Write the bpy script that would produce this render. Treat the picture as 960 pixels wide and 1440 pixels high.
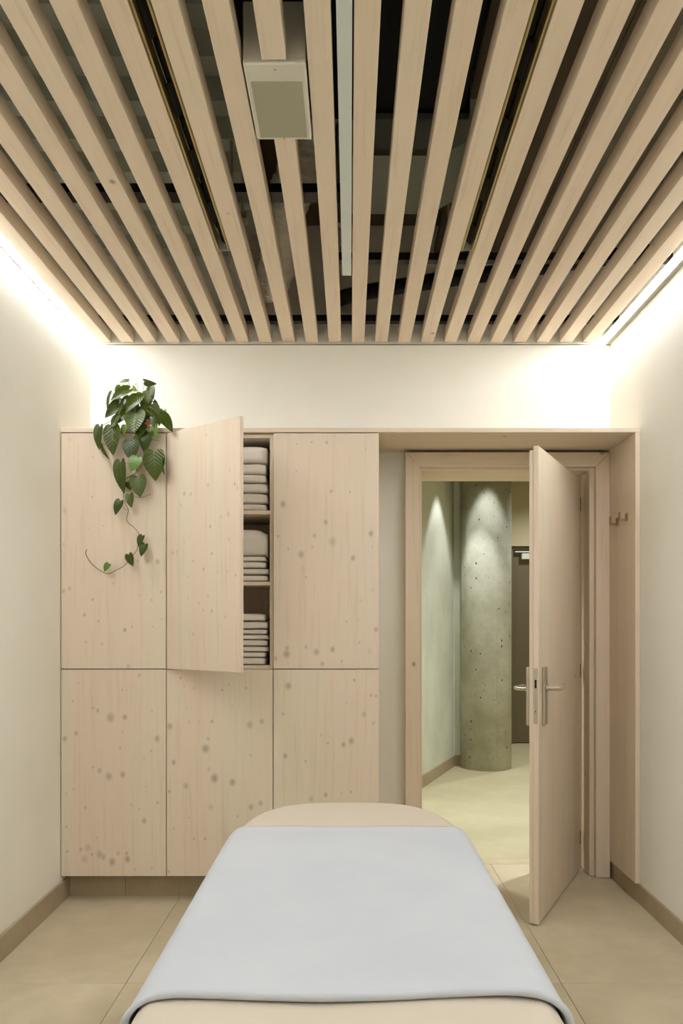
import bpy, bmesh, math, random
from mathutils import Vector, Matrix, noise

for o in list(bpy.data.objects):
    bpy.data.objects.remove(o, do_unlink=True)
S = bpy.context.scene
C = S.collection
random.seed(7)

# ------------------------------------------------------------------ camera
F = 1125.7                    # focal length in pixels of the 960x1440 frame
VX, VY, EYE = 492.0, 880.0, 1.244
cam = bpy.data.cameras.new('camera')
camo = bpy.data.objects.new('camera', cam)
C.objects.link(camo)
camo.location = (0, 0, EYE)
camo.rotation_euler = (math.pi / 2, 0, 0)
cam.sensor_fit = 'AUTO'
cam.sensor_width = 36.0
cam.lens = F / 1440 * 36
cam.shift_x = -(VX - 480) / 1440
cam.shift_y = (VY - 720) / 1440
cam.clip_start = 0.02
S.camera = camo

# ------------------------------------------------------------------ world, exposure
w = bpy.data.worlds.new('world')
S.world = w
w.use_nodes = True
w.node_tree.nodes['Background'].inputs[0].default_value = (0.9, 0.95, 1.0, 1)
w.node_tree.nodes['Background'].inputs[1].default_value = 0.0
S.view_settings.view_transform = 'Standard'
S.view_settings.look = 'None'
S.view_settings.gamma = 1
S.view_settings.exposure = 0.0
S.view_settings.use_curve_mapping = False
LED_COL = (0.955, 0.985, 1.045)
LED_POWER = 64.0
SPOT_COL = (0.94, 0.985, 1.0)


# ------------------------------------------------------------------ helpers
def lin(r, g, b):
    f = lambda c: (c / 255 / 12.92) if c / 255 <= 0.04045 else ((c / 255 + 0.055) / 1.055) ** 2.4
    return (f(r), f(g), f(b), 1)


def px(x, y, Y):
    return Vector(((x - VX) / F * Y, Y, EYE - (y - VY) / F * Y))


def bx(bm, x0, x1, y0, y1, z0, z1, bev=0.0, seg=2):
    r = bmesh.ops.create_cube(bm, size=1)
    vs = r['verts']
    for v in vs:
        v.co = Vector((x0 + (v.co.x + .5) * (x1 - x0), y0 + (v.co.y + .5) * (y1 - y0), z0 + (v.co.z + .5) * (z1 - z0)))
    if bev > 0:
        es = list({e for v in vs for e in v.link_edges})
        bmesh.ops.bevel(bm, geom=es, offset=bev, segments=seg, affect='EDGES', profile=.5)
    return vs


def prism(bm, poly, h0, h1, axis='Z'):
    """poly extruded along an axis: Z: (x,y), Y: (x,z), X: (y,z)"""
    def p(a, b, h):
        return {'Z': (a, b, h), 'Y': (a, h, b), 'X': (h, a, b)}[axis]
    lo = [bm.verts.new(p(a, b, h0)) for a, b in poly]
    hi = [bm.verts.new(p(a, b, h1)) for a, b in poly]
    n = len(poly)
    bm.faces.new(lo)
    bm.faces.new(hi)
    for i in range(n):
        bm.faces.new((lo[i], lo[(i + 1) % n], hi[(i + 1) % n], hi[i]))
    bmesh.ops.recalc_face_normals(bm, faces=bm.faces[:])


def tube(bm, pts, rad, n=8, caps=True):
    pts = [Vector(p) for p in pts]
    rads = rad if isinstance(rad, (list, tuple)) else [rad] * len(pts)
    rings = []
    prev = None
    for i, p in enumerate(pts):
        t = (pts[min(i + 1, len(pts) - 1)] - pts[max(i - 1, 0)]).normalized()
        if prev is None:
            a = Vector((0, 0, 1)) if abs(t.z) < .9 else Vector((1, 0, 0))
            u = t.cross(a).normalized()
        else:
            u = (prev - t * prev.dot(t)).normalized()
        prev = u
        v = t.cross(u)
        rings.append([bm.verts.new(p + (u * math.cos(k * 2 * math.pi / n) + v * math.sin(k * 2 * math.pi / n)) * rads[i]) for k in range(n)])
    for a, b in zip(rings, rings[1:]):
        for k in range(n):
            f = bm.faces.new((a[k], a[(k + 1) % n], b[(k + 1) % n], b[k]))
            f.smooth = True
    if caps:
        bm.faces.new(rings[0][::-1])
        bm.faces.new(rings[-1])


def smooth_path(pts, n=6):
    pts = [Vector(p) for p in pts]
    out = []
    for i in range(len(pts) - 1):
        p0, p1, p2, p3 = pts[max(i - 1, 0)], pts[i], pts[i + 1], pts[min(i + 2, len(pts) - 1)]
        for k in range(n):
            t = k / n
            out.append(.5 * ((2 * p1) + (p2 - p0) * t + (2 * p0 - 5 * p1 + 4 * p2 - p3) * t * t + (3 * p1 - p0 - 3 * p2 + p3) * t ** 3))
    out.append(pts[-1])
    return out


def lathe(bm, prof, cx=0, cy=0, n=32):
    rings = [[bm.verts.new((cx + r * math.cos(k * 2 * math.pi / n), cy + r * math.sin(k * 2 * math.pi / n), z)) for k in range(n)] for r, z in prof]
    for a, b in zip(rings, rings[1:]):
        for k in range(n):
            f = bm.faces.new((a[k], a[(k + 1) % n], b[(k + 1) % n], b[k]))
            f.smooth = True
    return rings


def obj(name, bm, mat, parent=None, smooth=False, loc=None):
    me = bpy.data.meshes.new(name)
    bm.to_mesh(me)
    bm.free()
    if smooth:
        me.polygons.foreach_set('use_smooth', [True] * len(me.polygons))
    me.materials.append(mat)
    o = bpy.data.objects.new(name, me)
    C.objects.link(o)
    if parent:
        o.parent = parent
    if loc:
        o.location = loc
    return o


def box(name, x0, x1, y0, y1, z0, z1, mat, parent=None, bev=0.0, seg=2):
    bm = bmesh.new()
    bx(bm, x0, x1, y0, y1, z0, z1, bev, seg)
    return obj(name, bm, mat, parent)


def tag(o, label, cat, group=None, kind=None):
    o['label'] = label
    o['category'] = cat
    if group:
        o['group'] = group
    if kind:
        o['kind'] = kind
    return o


def thing(name, label, cat, loc=(0, 0, 0), rotz=0, group=None, kind=None):
    o = bpy.data.objects.new(name, None)
    o.empty_display_size = .05
    C.objects.link(o)
    o.location = loc
    o.rotation_euler = (0, 0, rotz)
    return tag(o, label, cat, group, kind)


# ------------------------------------------------------------------ materials
class NT:
    def __init__(self, name):
        self.m = bpy.data.materials.new(name)
        self.m.use_nodes = True
        self.t = self.m.node_tree
        self.b = self.t.nodes['Principled BSDF']

    def n(self, typ, **kw):
        nd = self.t.nodes.new(typ)
        ins = kw.pop('ins', {})
        for k, v in kw.items():
            setattr(nd, k, v)
        for k, v in ins.items():
            self.put(nd.inputs[k], v)
        return nd

    def put(self, sock, v):
        if hasattr(v, 'is_linked') or hasattr(v, 'links'):
            self.t.links.new(v, sock)
        else:
            sock.default_value = v

    def math(self, op, a, b=None, c=None, clamp=False):
        nd = self.n('ShaderNodeMath', operation=op, use_clamp=clamp)
        for i, v in enumerate((a, b, c)):
            if v is not None:
                self.put(nd.inputs[i], v)
        return nd.outputs[0]

    def mix(self, fac, a, b, blend='MIX'):
        nd = self.n('ShaderNodeMix', data_type='RGBA', blend_type=blend)
        self.put(nd.inputs[0], fac)
        self.put(nd.inputs[6], a)
        self.put(nd.inputs[7], b)
        return nd.outputs[2]

    def noise(self, vec, scale, detail=3, rough=.5):
        nd = self.n('ShaderNodeTexNoise', ins={'Scale': scale, 'Detail': detail, 'Roughness': rough})
        self.put(nd.inputs['Vector'], vec)
        return nd.outputs[0]

    def ramp(self, v, lo, hi):
        nd = self.n('ShaderNodeMapRange', interpolation_type='SMOOTHSTEP', ins={1: lo, 2: hi, 3: 0.0, 4: 1.0})
        self.put(nd.inputs[0], v)
        return nd.outputs[0]

    def bump(self, h, strength=.2, dist=.002):
        nd = self.n('ShaderNodeBump', ins={'Strength': strength, 'Distance': dist})
        self.put(nd.inputs['Height'], h)
        self.t.links.new(nd.outputs[0], self.b.inputs['Normal'])

    def coord(self):
        return self.n('ShaderNodeTexCoord').outputs['Object']

    def set(self, **kw):
        for k, v in kw.items():
            self.put(self.b.inputs[k.replace('_', ' ')], v)
        return self.m


def plain(name, col, rough=.5, metal=0.0, spec=.5):
    t = NT(name)
    t.b.inputs['Base Color'].default_value = col
    t.b.inputs['Roughness'].default_value = rough
    t.b.inputs['Metallic'].default_value = metal
    t.b.inputs['Specular IOR Level'].default_value = spec
    v = t.noise(t.coord(), 9.0, 2)
    c = t.mix(t.math('MULTIPLY', v, .16), col, (col[0] * .75, col[1] * .75, col[2] * .75, 1))
    t.put(t.b.inputs['Base Color'], c)
    return t.m


WOOD_A = lin(231, 219, 196)
WOOD_B = lin(233, 212, 190)
WOOD_G = lin(208, 186, 157)
KNOT = lin(128, 106, 78)


def wood(name, axis='Z', stave=.095, knots=None, vor=True, tint=1.0, kscale=10.0, kthr=.72, ca=None, cb=None):
    """whitewashed spruce: grain along axis; knots = list of (u, v, radius, strength) in the face's local x/z"""
    t = NT(name)
    tc = t.coord()
    sep = t.n('ShaderNodeSeparateXYZ')
    t.put(sep.inputs[0], tc)
    a = {'Z': (0, 1, 2), 'Y': (0, 2, 1), 'X': (2, 1, 0)}[axis]
    rnd = t.n('ShaderNodeObjectInfo').outputs['Random']
    off = t.math('MULTIPLY', rnd, 37.0)
    u, v, g = sep.outputs[a[0]], sep.outputs[a[1]], sep.outputs[a[2]]
    uo, go = t.math('ADD', u, off), t.math('ADD', g, off)
    cmb = t.n('ShaderNodeCombineXYZ')
    t.put(cmb.inputs[0], uo); t.put(cmb.inputs[1], v); t.put(cmb.inputs[2], t.math('MULTIPLY', go, .045))
    gv = cmb.outputs[0]
    warp = t.noise(gv, 9.0, 2)
    fine = t.noise(gv, 260.0, 3, .6)
    band = t.noise(gv, 55.0, 3, .55)
    broad = t.noise(gv, 11.0, 2)
    st = t.math('FLOOR', t.math('DIVIDE', t.math('ADD', u, t.math('MULTIPLY', rnd, .5)), stave))
    wn = t.n('ShaderNodeTexWhiteNoise', noise_dimensions='1D')
    t.put(wn.inputs['W'], t.math('ADD', st, t.math('MULTIPLY', rnd, 91.0)))
    A, B = ca or WOOD_A, cb or WOOD_B
    A = (A[0] * tint, A[1] * tint, A[2] * tint, 1)
    B = (B[0] * tint, B[1] * tint, B[2] * tint, 1)
    col = t.mix(t.math('MULTIPLY_ADD', wn.outputs['Value'], .65, .17), A, B)
    col = t.mix(t.math('MULTIPLY', t.ramp(band, .5, .75), .38), col, WOOD_G)
    col = t.mix(t.math('MULTIPLY', t.ramp(broad, .52, .75), .22), col, WOOD_G)
    col = t.mix(t.math('MULTIPLY', t.ramp(fine, .5, .8), .18), col, WOOD_G)
    k = None
    if knots:
        for (ku, kv, r, s) in knots:
            ma = t.n('ShaderNodeVectorMath', operation='MULTIPLY_ADD')
            t.put(ma.inputs[0], tc)
            iu, iv = 1 / r, 1 / (r * 1.22)
            ma.inputs[1].default_value = (iu, 0, iv)
            ma.inputs[2].default_value = (-ku * iu, 0, -kv * iv)
            ln = t.n('ShaderNodeVectorMath', operation='LENGTH')
            t.put(ln.inputs[0], ma.outputs[0])
            mr = t.n('ShaderNodeMapRange', interpolation_type='SMOOTHSTEP', ins={1: .1, 2: 1.6, 3: s, 4: 0.0})
            t.put(mr.inputs[0], ln.outputs['Value'])
            k = mr.outputs[0] if k is None else t.math('MAXIMUM', k, mr.outputs[0])
    elif vor:
        cm = t.n('ShaderNodeCombineXYZ')
        t.put(cm.inputs[0], uo); t.put(cm.inputs[1], v); t.put(cm.inputs[2], t.math('MULTIPLY', go, .75))
        vn = t.n('ShaderNodeTexVoronoi', ins={'Scale': kscale})
        t.put(vn.inputs['Vector'], cm.outputs[0])
        sc = t.n('ShaderNodeSeparateColor')
        t.put(sc.inputs[0], vn.outputs['Color'])
        size = t.math('MULTIPLY_ADD', sc.outputs[1], .055, .02)
        kk = t.math('SUBTRACT', 1.0, t.math('DIVIDE', vn.outputs['Distance'], t.math('MULTIPLY', size, 2.0)), clamp=True)
        k = t.math('MULTIPLY', t.ramp(kk, 0, .9), t.math('GREATER_THAN', sc.outputs[0], kthr))
    if k is not None:
        nb = t.noise(tc, 300.0, 2)
        col = t.mix(t.math('MULTIPLY', k, t.math('MULTIPLY_ADD', nb, .5, .5)), col, KNOT)
    t.put(t.b.inputs['Base Color'], col)
    t.b.inputs['Roughness'].default_value = .62
    t.b.inputs['Specular IOR Level'].default_value = .25
    t.bump(fine, .12, .0006)
    return t.m


def plaster(name, col, bump=.25, dark=.9):
    t = NT(name)
    tc = t.coord()
    a = t.noise(tc, 2.2, 5, .6)
    b = t.noise(tc, 60.0, 3)
    c2 = (col[0] * dark, col[1] * dark, col[2] * dark * .98, 1)
    t.put(t.b.inputs['Base Color'], t.mix(t.ramp(a, .35, .7), col, c2))
    t.b.inputs['Roughness'].default_value = .85
    t.b.inputs['Specular IOR Level'].default_value = .15
    t.bump(t.math('ADD', b, t.math('MULTIPLY', a, 3.0)), bump, .0015)
    return t.m


def tile_mat(name, col, rough=.5, con=.55):
    t = NT(name)
    tc = t.coord()
    rnd = t.n('ShaderNodeObjectInfo').outputs['Random']
    vm = t.n('ShaderNodeVectorMath', operation='ADD')
    t.put(vm.inputs[0], tc)
    cb = t.n('ShaderNodeCombineXYZ')
    t.put(cb.inputs[2], t.math('MULTIPLY', rnd, 13.0))
    t.put(vm.inputs[1], cb.outputs[0])
    a = t.noise(vm.outputs[0], 2.6, 6, .62)
    b = t.noise(vm.outputs[0], 14.0, 5, .6)
    d = tuple(c * (1 - f * con) for c, f in zip(col[:3], (.2, .22, .26))) + (1,)
    l = tuple(min(c * (1 + f * con), 1) for c, f in zip(col[:3], (.14, .15, .18))) + (1,)
    c = t.mix(t.ramp(a, .3, .7), d, l)
    c = t.mix(t.math('MULTIPLY', t.ramp(b, .45, .75), .35), c, d)
    t.put(t.b.inputs['Base Color'], c)
    t.put(t.b.inputs['Roughness'], t.math('MULTIPLY_ADD', b, .25, rough - .1))
    t.b.inputs['Specular IOR Level'].default_value = .3
    t.bump(b, .06, .001)
    return t.m


def concrete(name):
    t = NT(name)
    tc = t.coord()
    a = t.noise(tc, 3.0, 6, .65)
    b = t.noise(tc, 30.0, 4)
    c = t.mix(t.ramp(a, .3, .72), lin(176, 173, 152), lin(206, 204, 188))
    mp = t.n('ShaderNodeMapping', ins={'Scale': (1, 1, .7)})
    t.put(mp.inputs[0], tc)
    vn = t.n('ShaderNodeTexVoronoi', ins={'Scale': 26.0})
    t.put(vn.inputs['Vector'], mp.outputs[0])
    sc = t.n('ShaderNodeSeparateColor')
    t.put(sc.inputs[0], vn.outputs['Color'])
    thr = t.math('MULTIPLY_ADD', sc.outputs[1], .17, .05)
    pit = t.math('MULTIPLY', t.math('LESS_THAN', vn.outputs['Distance'], thr), t.math('GREATER_THAN', sc.outputs[0], .62))
    c = t.mix(t.math('MULTIPLY', pit, .85), c, lin(74, 64, 46))
    c = t.mix(t.math('MULTIPLY', t.ramp(b, .55, .8), .25), c, lin(120, 112, 88))
    t.put(t.b.inputs['Base Color'], c)
    t.b.inputs['Roughness'].default_value = .75
    t.b.inputs['Specular IOR Level'].default_value = .2
    t.bump(t.math('SUBTRACT', b, t.math('MULTIPLY', pit, 4.0)), .35, .002)
    return t.m


def fabric(name, col, scale=900.0, sheen=.1):
    t = NT(name)
    tc = t.coord()
    a = t.noise(tc, scale, 2)
    b = t.noise(tc, 5.0, 3)
    d = (col[0] * .95, col[1] * .95, col[2] * .96, 1)
    t.put(t.b.inputs['Base Color'], t.mix(t.ramp(b, .3, .7), col, d))
    t.b.inputs['Roughness'].default_value = .9
    t.b.inputs['Specular IOR Level'].default_value = .12
    t.b.inputs['Sheen Weight'].default_value = sheen
    t.bump(a, .12, .0008)
    return t.m


def foil(name):
    t = NT(name)
    tc = t.coord()
    a = t.noise(tc, 34.0, 5, .7)
    b = t.noise(tc, 90.0, 3, .7)
    t.put(t.b.inputs['Base Color'], t.mix(a, lin(232, 222, 204), lin(248, 242, 228)))
    t.b.inputs['Metallic'].default_value = .2
    t.b.inputs['Roughness'].default_value = .42
    t.bump(t.math('ADD', a, b), .9, .006)
    return t.m


def leafmat(name, c0, c1):
    t = NT(name)
    tc = t.coord()
    sep = t.n('ShaderNodeSeparateXYZ')
    t.put(sep.inputs[0], tc)
    ax = t.math('ABSOLUTE', sep.outputs[0])
    vein = t.math('SINE', t.math('MULTIPLY', t.math('SUBTRACT', sep.outputs[1], t.math('MULTIPLY', ax, .75)), 46.0))
    mid = t.math('LESS_THAN', ax, .012)
    rnd = t.n('ShaderNodeObjectInfo').outputs['Random']
    c = t.mix(rnd, c0, c1)
    c = t.mix(t.math('MULTIPLY', t.ramp(vein, .75, 1.0), .14), c, lin(90, 120, 56))
    c = t.mix(t.math('MULTIPLY', mid, .25), c, lin(140, 165, 90))
    t.put(t.b.inputs['Base Color'], c)
    t.b.inputs['Roughness'].default_value = .3
    t.b.inputs['Specular IOR Level'].default_value = .35
    t.bump(vein, .14, .012)
    return t.m


def emit(name, col, power):
    t = NT(name)
    t.b.inputs['Base Color'].default_value = (.9, .9, .9, 1)
    t.b.inputs['Emission Color'].default_value = (*col, 1)
    t.b.inputs['Emission Strength'].default_value = power
    return t.m


M_WALL = plaster('plaster_wall', lin(249, 246, 235), .22, .97)
M_CORR = plaster('plaster_corridor', lin(220, 221, 204), .4, .86)
M_CORRB = plaster('plaster_corridor_back', lin(196, 184, 150), .2, .94)
M_TILE = tile_mat('floor_tile_stone', lin(204, 190, 160))
M_CFLOOR = tile_mat('corridor_floor_stone', lin(196, 186, 152), con=.35)
M_GROUT = plain('grout', lin(140, 127, 102), .9)
M_BASE = tile_mat('baseboard_stone', lin(176, 160, 132))
M_WOODZ = wood('spruce_upright', 'Z')
M_WOODX = wood('spruce_across', 'X')
M_LEAF = wood('spruce_door_leaf', 'Z', .12, kscale=11, kthr=.72)
M_SLAT = wood('spruce_slat', 'Y', .2, kscale=9, kthr=.74, ca=lin(241, 226, 204), cb=lin(237, 218, 194))
M_INNER = wood('spruce_inside', 'Z', vor=False)
M_BLACK = plain('black_metal', lin(22, 20, 18), .5, .3)
M_DARK = plain('dark_void', lin(14, 13, 11), .8)
M_CONC = concrete('column_concrete')
M_STEEL = plain('brushed_steel', lin(196, 186, 168), .42, .75)
M_STEELD = plain('dark_steel', lin(92, 80, 62), .4, .8)
M_CHROME = plain('polished_steel', lin(210, 208, 200), .16, 1.0)
M_SHEET = fabric('white_sheet', lin(206, 210, 214))
M_MATT = plain('cream_leatherette', lin(216, 204, 185), .55, 0, .35)
M_TOWEL = fabric('white_terry', lin(240, 232, 217), 300.0, .2)
M_WHITE = plain('white_plastic', lin(226, 222, 208), .45)
M_GRILLE = plain('grey_grille', lin(176, 172, 148), .7)
M_ALU = plain('anodised_brass', lin(176, 158, 108), .42, .7)
M_TRACK = plain('pale_grey_paint', lin(222, 230, 226), .45)
M_GREY = plain('galvanised_grey', lin(186, 192, 176), .6, .0)
M_BOARD = plain('brown_board', lin(104, 92, 70), .85)
M_FOIL = foil('crinkled_foil')
M_LEAFD = leafmat('heart_leaf', lin(52, 66, 12), lin(72, 86, 20))
M_LEAFY = leafmat('young_leaf', lin(84, 118, 40), lin(106, 132, 50))
M_STEM = plain('vine_stem', lin(112, 88, 44), .6)
M_TERRA = plain('terracotta', lin(176, 116, 72), .8)
M_SOIL = plain('potting_soil', lin(52, 40, 28), .95)
M_DDOOR = plain('taupe_door_paint', lin(112, 100, 74), .5)
M_LED = emit('led_diffuser', LED_COL, LED_POWER)

# ------------------------------------------------------------------ setting
XL, XR, YF, YB = -1.302, 1.305, 4.014, -1.7
YC = 3.6                       # plane of the cabinet fronts
ZS = 2.663                     # underside of the slats
ZD = 3.25                      # underside of the ceiling slab

fl = box('floor', XL, XR, YB, 4.27, -.06, -.004, M_GROUT)
tag(fl, 'beige stone tiled floor of the treatment room', 'floor', kind='structure')
xs = [XL, -.78, -.0225, .735, XR]
ys = [YB, 0.0, 1.39, 2.785, 4.18]
for j in range(len(ys) - 1):
    for i in range(4):
        box('tile', xs[i] + .0009, xs[i + 1] - .0009, ys[j] + .0009, ys[j + 1] - .0009, -.02, 0, M_TILE, fl, .0008, 1)
box('threshold_strip', .33, 1.215, 4.1815, 4.27, -.02, 0, M_TILE, fl)

wl = box('wall_left', XL - .12, XL, YB - .12, YF + .25, -.06, ZD, M_WALL)
tag(wl, 'cream plaster side wall beside the cabinets', 'wall', kind='structure')
wr = box('wall_right', XR, XR + .12, YB - .12, YF + .001, -.06, ZD, M_WALL)
tag(wr, 'cream plaster side wall beside the door', 'wall', kind='structure')
OX0, OX1, OZ = .33, 1.215, 2.045
bm = bmesh.new()
bx(bm, XL, OX0, YF, 4.26, -.06, ZD)
bx(bm, OX1, XR + .12, YF, 4.26, -.06, ZD)
bx(bm, OX0, OX1, YF, 4.26, OZ, ZD)
wb = obj('wall_back', bm, M_WALL)
tag(wb, 'cream plaster end wall with the doorway', 'wall', kind='structure')
wf = box('wall_front', XL, XR, YB - .12, YB, -.06, ZD, M_WALL)
tag(wf, 'cream plaster wall behind the viewer', 'wall', kind='structure')

# baseboards
b = box('baseboard_left', XL, XL + .012, YB, 3.69, 0, .095, M_BASE, bev=.001)
tag(b, 'taupe stone baseboard along the cabinet side wall', 'baseboard', kind='structure')
b = box('baseboard_right', XR - .012, XR, YB, 4.012, 0, .084, M_BASE, bev=.001)
tag(b, 'taupe stone baseboard running under the tall wooden side board', 'baseboard', kind='structure')
b = thing('baseboard_back', 'taupe stone plinth recessed under the cabinets', 'baseboard', kind='structure')
for x0, x1 in ((XL, -1.035), (-1.0335, -.79), (-.7885, -.03), (-.0285, .131)):
    box('tile', x0 + .0005, x1, 3.69, 3.703, 0, .1135, M_BASE, b)
box('baseboard_front', XL, XR, YB, YB + .012, 0, .09, M_BASE)['kind'] = 'structure'
tag(bpy.data.objects['baseboard_front'], 'taupe stone baseboard behind the viewer', 'baseboard', kind='structure')

# ceiling: slab + corrugated deck + slats + rails
ce = box('ceiling', XL - .12, XR + .12, YB - .12, 4.26, ZD, ZD + .1, M_BOARD)
tag(ce, 'open ceiling of pale spruce slats under a dark service void', 'ceiling', kind='structure')
bm = bmesh.new()
prof = []
y = YB
while y < 4.0:
    prof += [(y, 3.16), (y + .09, 3.16), (y + .115, 3.09), (y + .195, 3.09), (y + .22, 3.16)]
    y += .22
prof = [(min(a, 4.01), z) for a, z in prof]
lo = [bm.verts.new((XL, a, z)) for a, z in prof]
hi = [bm.verts.new((-.36, a, z)) for a, z in prof]
for i in range(len(prof) - 1):
    if (lo[i].co - lo[i + 1].co).length > 1e-4:
        bm.faces.new((lo[i], lo[i + 1], hi[i + 1], hi[i]))
o = obj('corrugated_deck', bm, M_GREY, ce)
mo = o.modifiers.new('thick', 'SOLIDIFY'); mo.thickness = .004
for j in range(6):
    for i in range(2):
        box('soffit_board', .42 + i * .445, .862 + i * .44, YB + .95 * j + .003, YB + .95 * (j + 1), 3.1, 3.13, M_BOARD, ce)

slat_px = [(137, 158), (168, 190), (200, 220), (232, 253), (264, 286), (297, 318), (330, 349), (363, 382), (397, 415),
           (428, 446), (461, 478), (495, 512), (527, 544), (560, 577), (592, 609), (624, 641), (656, 673), (688, 705),
           (721, 738), (753, 770), (786, 803), (819, 836)]
SC = F / YF
SW, SH = .0615, .060
slat_x = [(-.5 * 679 + 32.36 * k) / SC + (486.8 - VX) / SC for k in range(22)]
def slat(xc, y0, y1):
    bm = bmesh.new()
    bx(bm, -SW / 2, SW / 2, y0, y1, 0, SH, .0012, 1)
    return obj('slat', bm, M_SLAT, ce, loc=(xc, 0, ZS))
for k, xc in enumerate(slat_x):
    if k == 9:
        slat(xc, YB + .002, 2.008)
        slat(xc, 2.334, YF - .004)
    else:
        slat(xc, YB + .002, YF - .004)
ZR = ZS + SH
def rail(x0, x1, y0, y1, z0=ZR, h=.03):
    box('rail', x0, x1, y0, y1, z0, z0 + h, M_BLACK, ce)
rail(XL, XR, 3.885, 3.925)
rail(XL, -.02, 2.73, 2.80)
rail(-.05, XR, 3.235, 3.275)
rail(XL, XR, 1.6, 1.64)
rail(XL, XR, .5, .54)
rail(XL, XR, -.9, -.86)
for x, yy in ((-.36, 2.765), (-.03, 2.765), (.4, 3.255), (-.03, 3.255)):
    bm = bmesh.new()
    tube(bm, [(x, yy, ZR + .03), (x, yy, ZD)], .004, 8)
    bx(bm, x - .012, x + .012, yy - .008, yy + .008, ZR + .03, ZR + .06)
    obj('hanger_rod', bm, M_STEEL, ce)
# thin dark strip painted in for the shadow line at the slat ends
tb = box('shadow_strip', XL, XR, YF - .006, YF, ZS - .012, ZS - .008, M_GROUT)
tag(tb, 'thin strip standing in for the shadow line where the slats meet the end wall', 'trim', kind='structure')

# ------------------------------------------------------------------ linear LED lights
def led(sg, xw, label):
    """aluminium profile with an opal cover that leans away from the wall: sg = +1 for the right wall"""
    t = thing('linear_light', label, 'ceiling light', (xw, 1.1, ZS), group='linear lights along the walls')
    y0, y1 = YB + .01 - 1.1, YF - .008 - 1.1
    A_, B_ = Vector((0, -.005)), Vector((-sg * .0235, .012))        # lower edge by the wall, upper edge by the slats
    e = (B_ - A_).normalized()
    n = Vector((e.y, -e.x))
    if n.y > 0:
        n = -n
    def quad(d0, d1, ext):
        p, q = A_ - e * ext, B_ + e * ext
        return [tuple(v) for v in (p + n * d0, q + n * d0, q + n * d1, p + n * d1)]
    bm = bmesh.new()
    prism(bm, quad(0, -.003, 0), y0, y1, 'Y')
    obj('diffuser', bm, M_LED, t)
    bm = bmesh.new()
    prism(bm, quad(-.0032, -.014, .002), y0, y1, 'Y')
    obj('channel', bm, M_GREY, t)
    gap = (XR if sg > 0 else XL) - xw
    x0, x1 = sorted((sg * .0006, gap - sg * .0006))
    box('wall_flange', x0, x1, y0, y1, -.0068, -.0048, plain('flange_grey', lin(142, 138, 122), .6), t)
led(1, 1.280, 'bright linear light between the slats and the wall beside the door')
led(-1, -1.297, 'bright linear light between the slats and the wall beside the cabinets')

# ------------------------------------------------------------------ door trim, jambs
YT = 3.946
tr = thing('trim_2', 'pale spruce door casing with mitred corners around the open doorway', 'door frame', (.778, YT, 0), kind='structure')
tx = -.778; ty = -YT
CX0, CX1, CZ, CW = .273, 1.2815, 2.099, .07
def casing(poly, mat):
    bm = bmesh.new()
    prism(bm, [(a + tx, z) for a, z in poly], 0, YF - .001 - YT, 'Y')
    bmesh.ops.bevel(bm, geom=bm.edges[:], offset=.0015, segments=1, affect='EDGES')
    obj('casing', bm, mat, tr)
casing([(CX0, .003), (CX0 + CW, .003), (CX0 + CW, CZ - CW), (CX0, CZ)], M_WOODZ)
casing([(CX1, .003), (CX1, CZ), (CX1 - CW, CZ - CW), (CX1 - CW, .003)], M_WOODZ)
casing([(CX0 + .001, CZ), (CX0 + CW + .001, CZ - CW), (CX1 - CW - .001, CZ - CW), (CX1 - .001, CZ)], M_WOODX)
box('jamb', OX0 + .001 + tx, .357 + tx, .03, 4.275 + ty, .002, 2.04, M_WOODZ, tr, .0015, 1)
box('jamb', 1.188 + tx, OX1 - .001 + tx, .03, 4.275 + ty, .002, 2.04, M_WOODZ, tr, .0015, 1)
box('jamb_head', .3572 + tx, 1.1878 + tx, .03, 4.275 + ty, 2.016, 2.04, M_WOODX, tr, .0015, 1)
box('stop', 1.150 + tx, 1.1878 + tx, 4.122 + ty, 4.2 + ty, .002, 2.015, M_WOODZ, tr, .001, 1)
box('stop', .3572 + tx, .372 + tx, 4.16 + ty, 4.2 + ty, .002, 2.015, M_WOODZ, tr)

# ------------------------------------------------------------------ door leaf
TH = math.radians(62.9)
d1 = thing('door_1', 'open pale spruce door leaf with a steel lever handle', 'door', (1.172, 4.078, 0), math.pi + TH, kind='structure')
LW = .861
bm = bmesh.new()
bx(bm, 0, LW, -.022, 0, .006, 1.990, .0012, 1)
lf = obj('leaf', bm, M_LEAF, d1)
bm = bmesh.new()
bx(bm, .004, LW - .004, -.040, -.0222, .006, 1.974, .0012, 1)
obj('leaf_rebate', bm, M_LEAF, d1)
def plate(name, x0, x1, y0, y1, z0, z1, mat, parent, bev=.003):
    return box(name, x0, x1, y0, y1, z0, z1, mat, parent, bev, 2)
hz = .981
pl = plate('handle_plate', LW - .112, LW - .055, .0002, .012, .826, 1.071, M_STEEL, d1, .004)
bm = bmesh.new()
hx = LW - .084
tube(bm, smooth_path([(hx, .012, hz), (hx, .035, hz), (hx, .056, hz), (hx - .012, .066, hz), (hx - .04, .068, hz), (hx - .085, .066, hz + .004), (hx - .118, .060, hz + .006)], 4),
     .0095, 12)
tube(bm, [(hx, .012, hz), (hx, .018, hz)], .014, 16)
obj('lever', bm, M_STEEL, d1)
plate('handle_plate', LW - .060, LW - .012, -.056, -.0402, .826, 1.071, M_STEEL, d1, .004)
bm = bmesh.new()
hb = LW - .034
tube(bm, smooth_path([(hb, -.056, hz), (hb, -.075, hz), (hb, -.098, hz), (hb - .012, -.108, hz), (hb - .045, -.110, hz), (hb - .118, -.104, hz)], 4), .0095, 12)
tube(bm, [(hb, -.056, hz), (hb, -.063, hz)], .014, 16)
obj('lever', bm, M_CHROME, d1)
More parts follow.
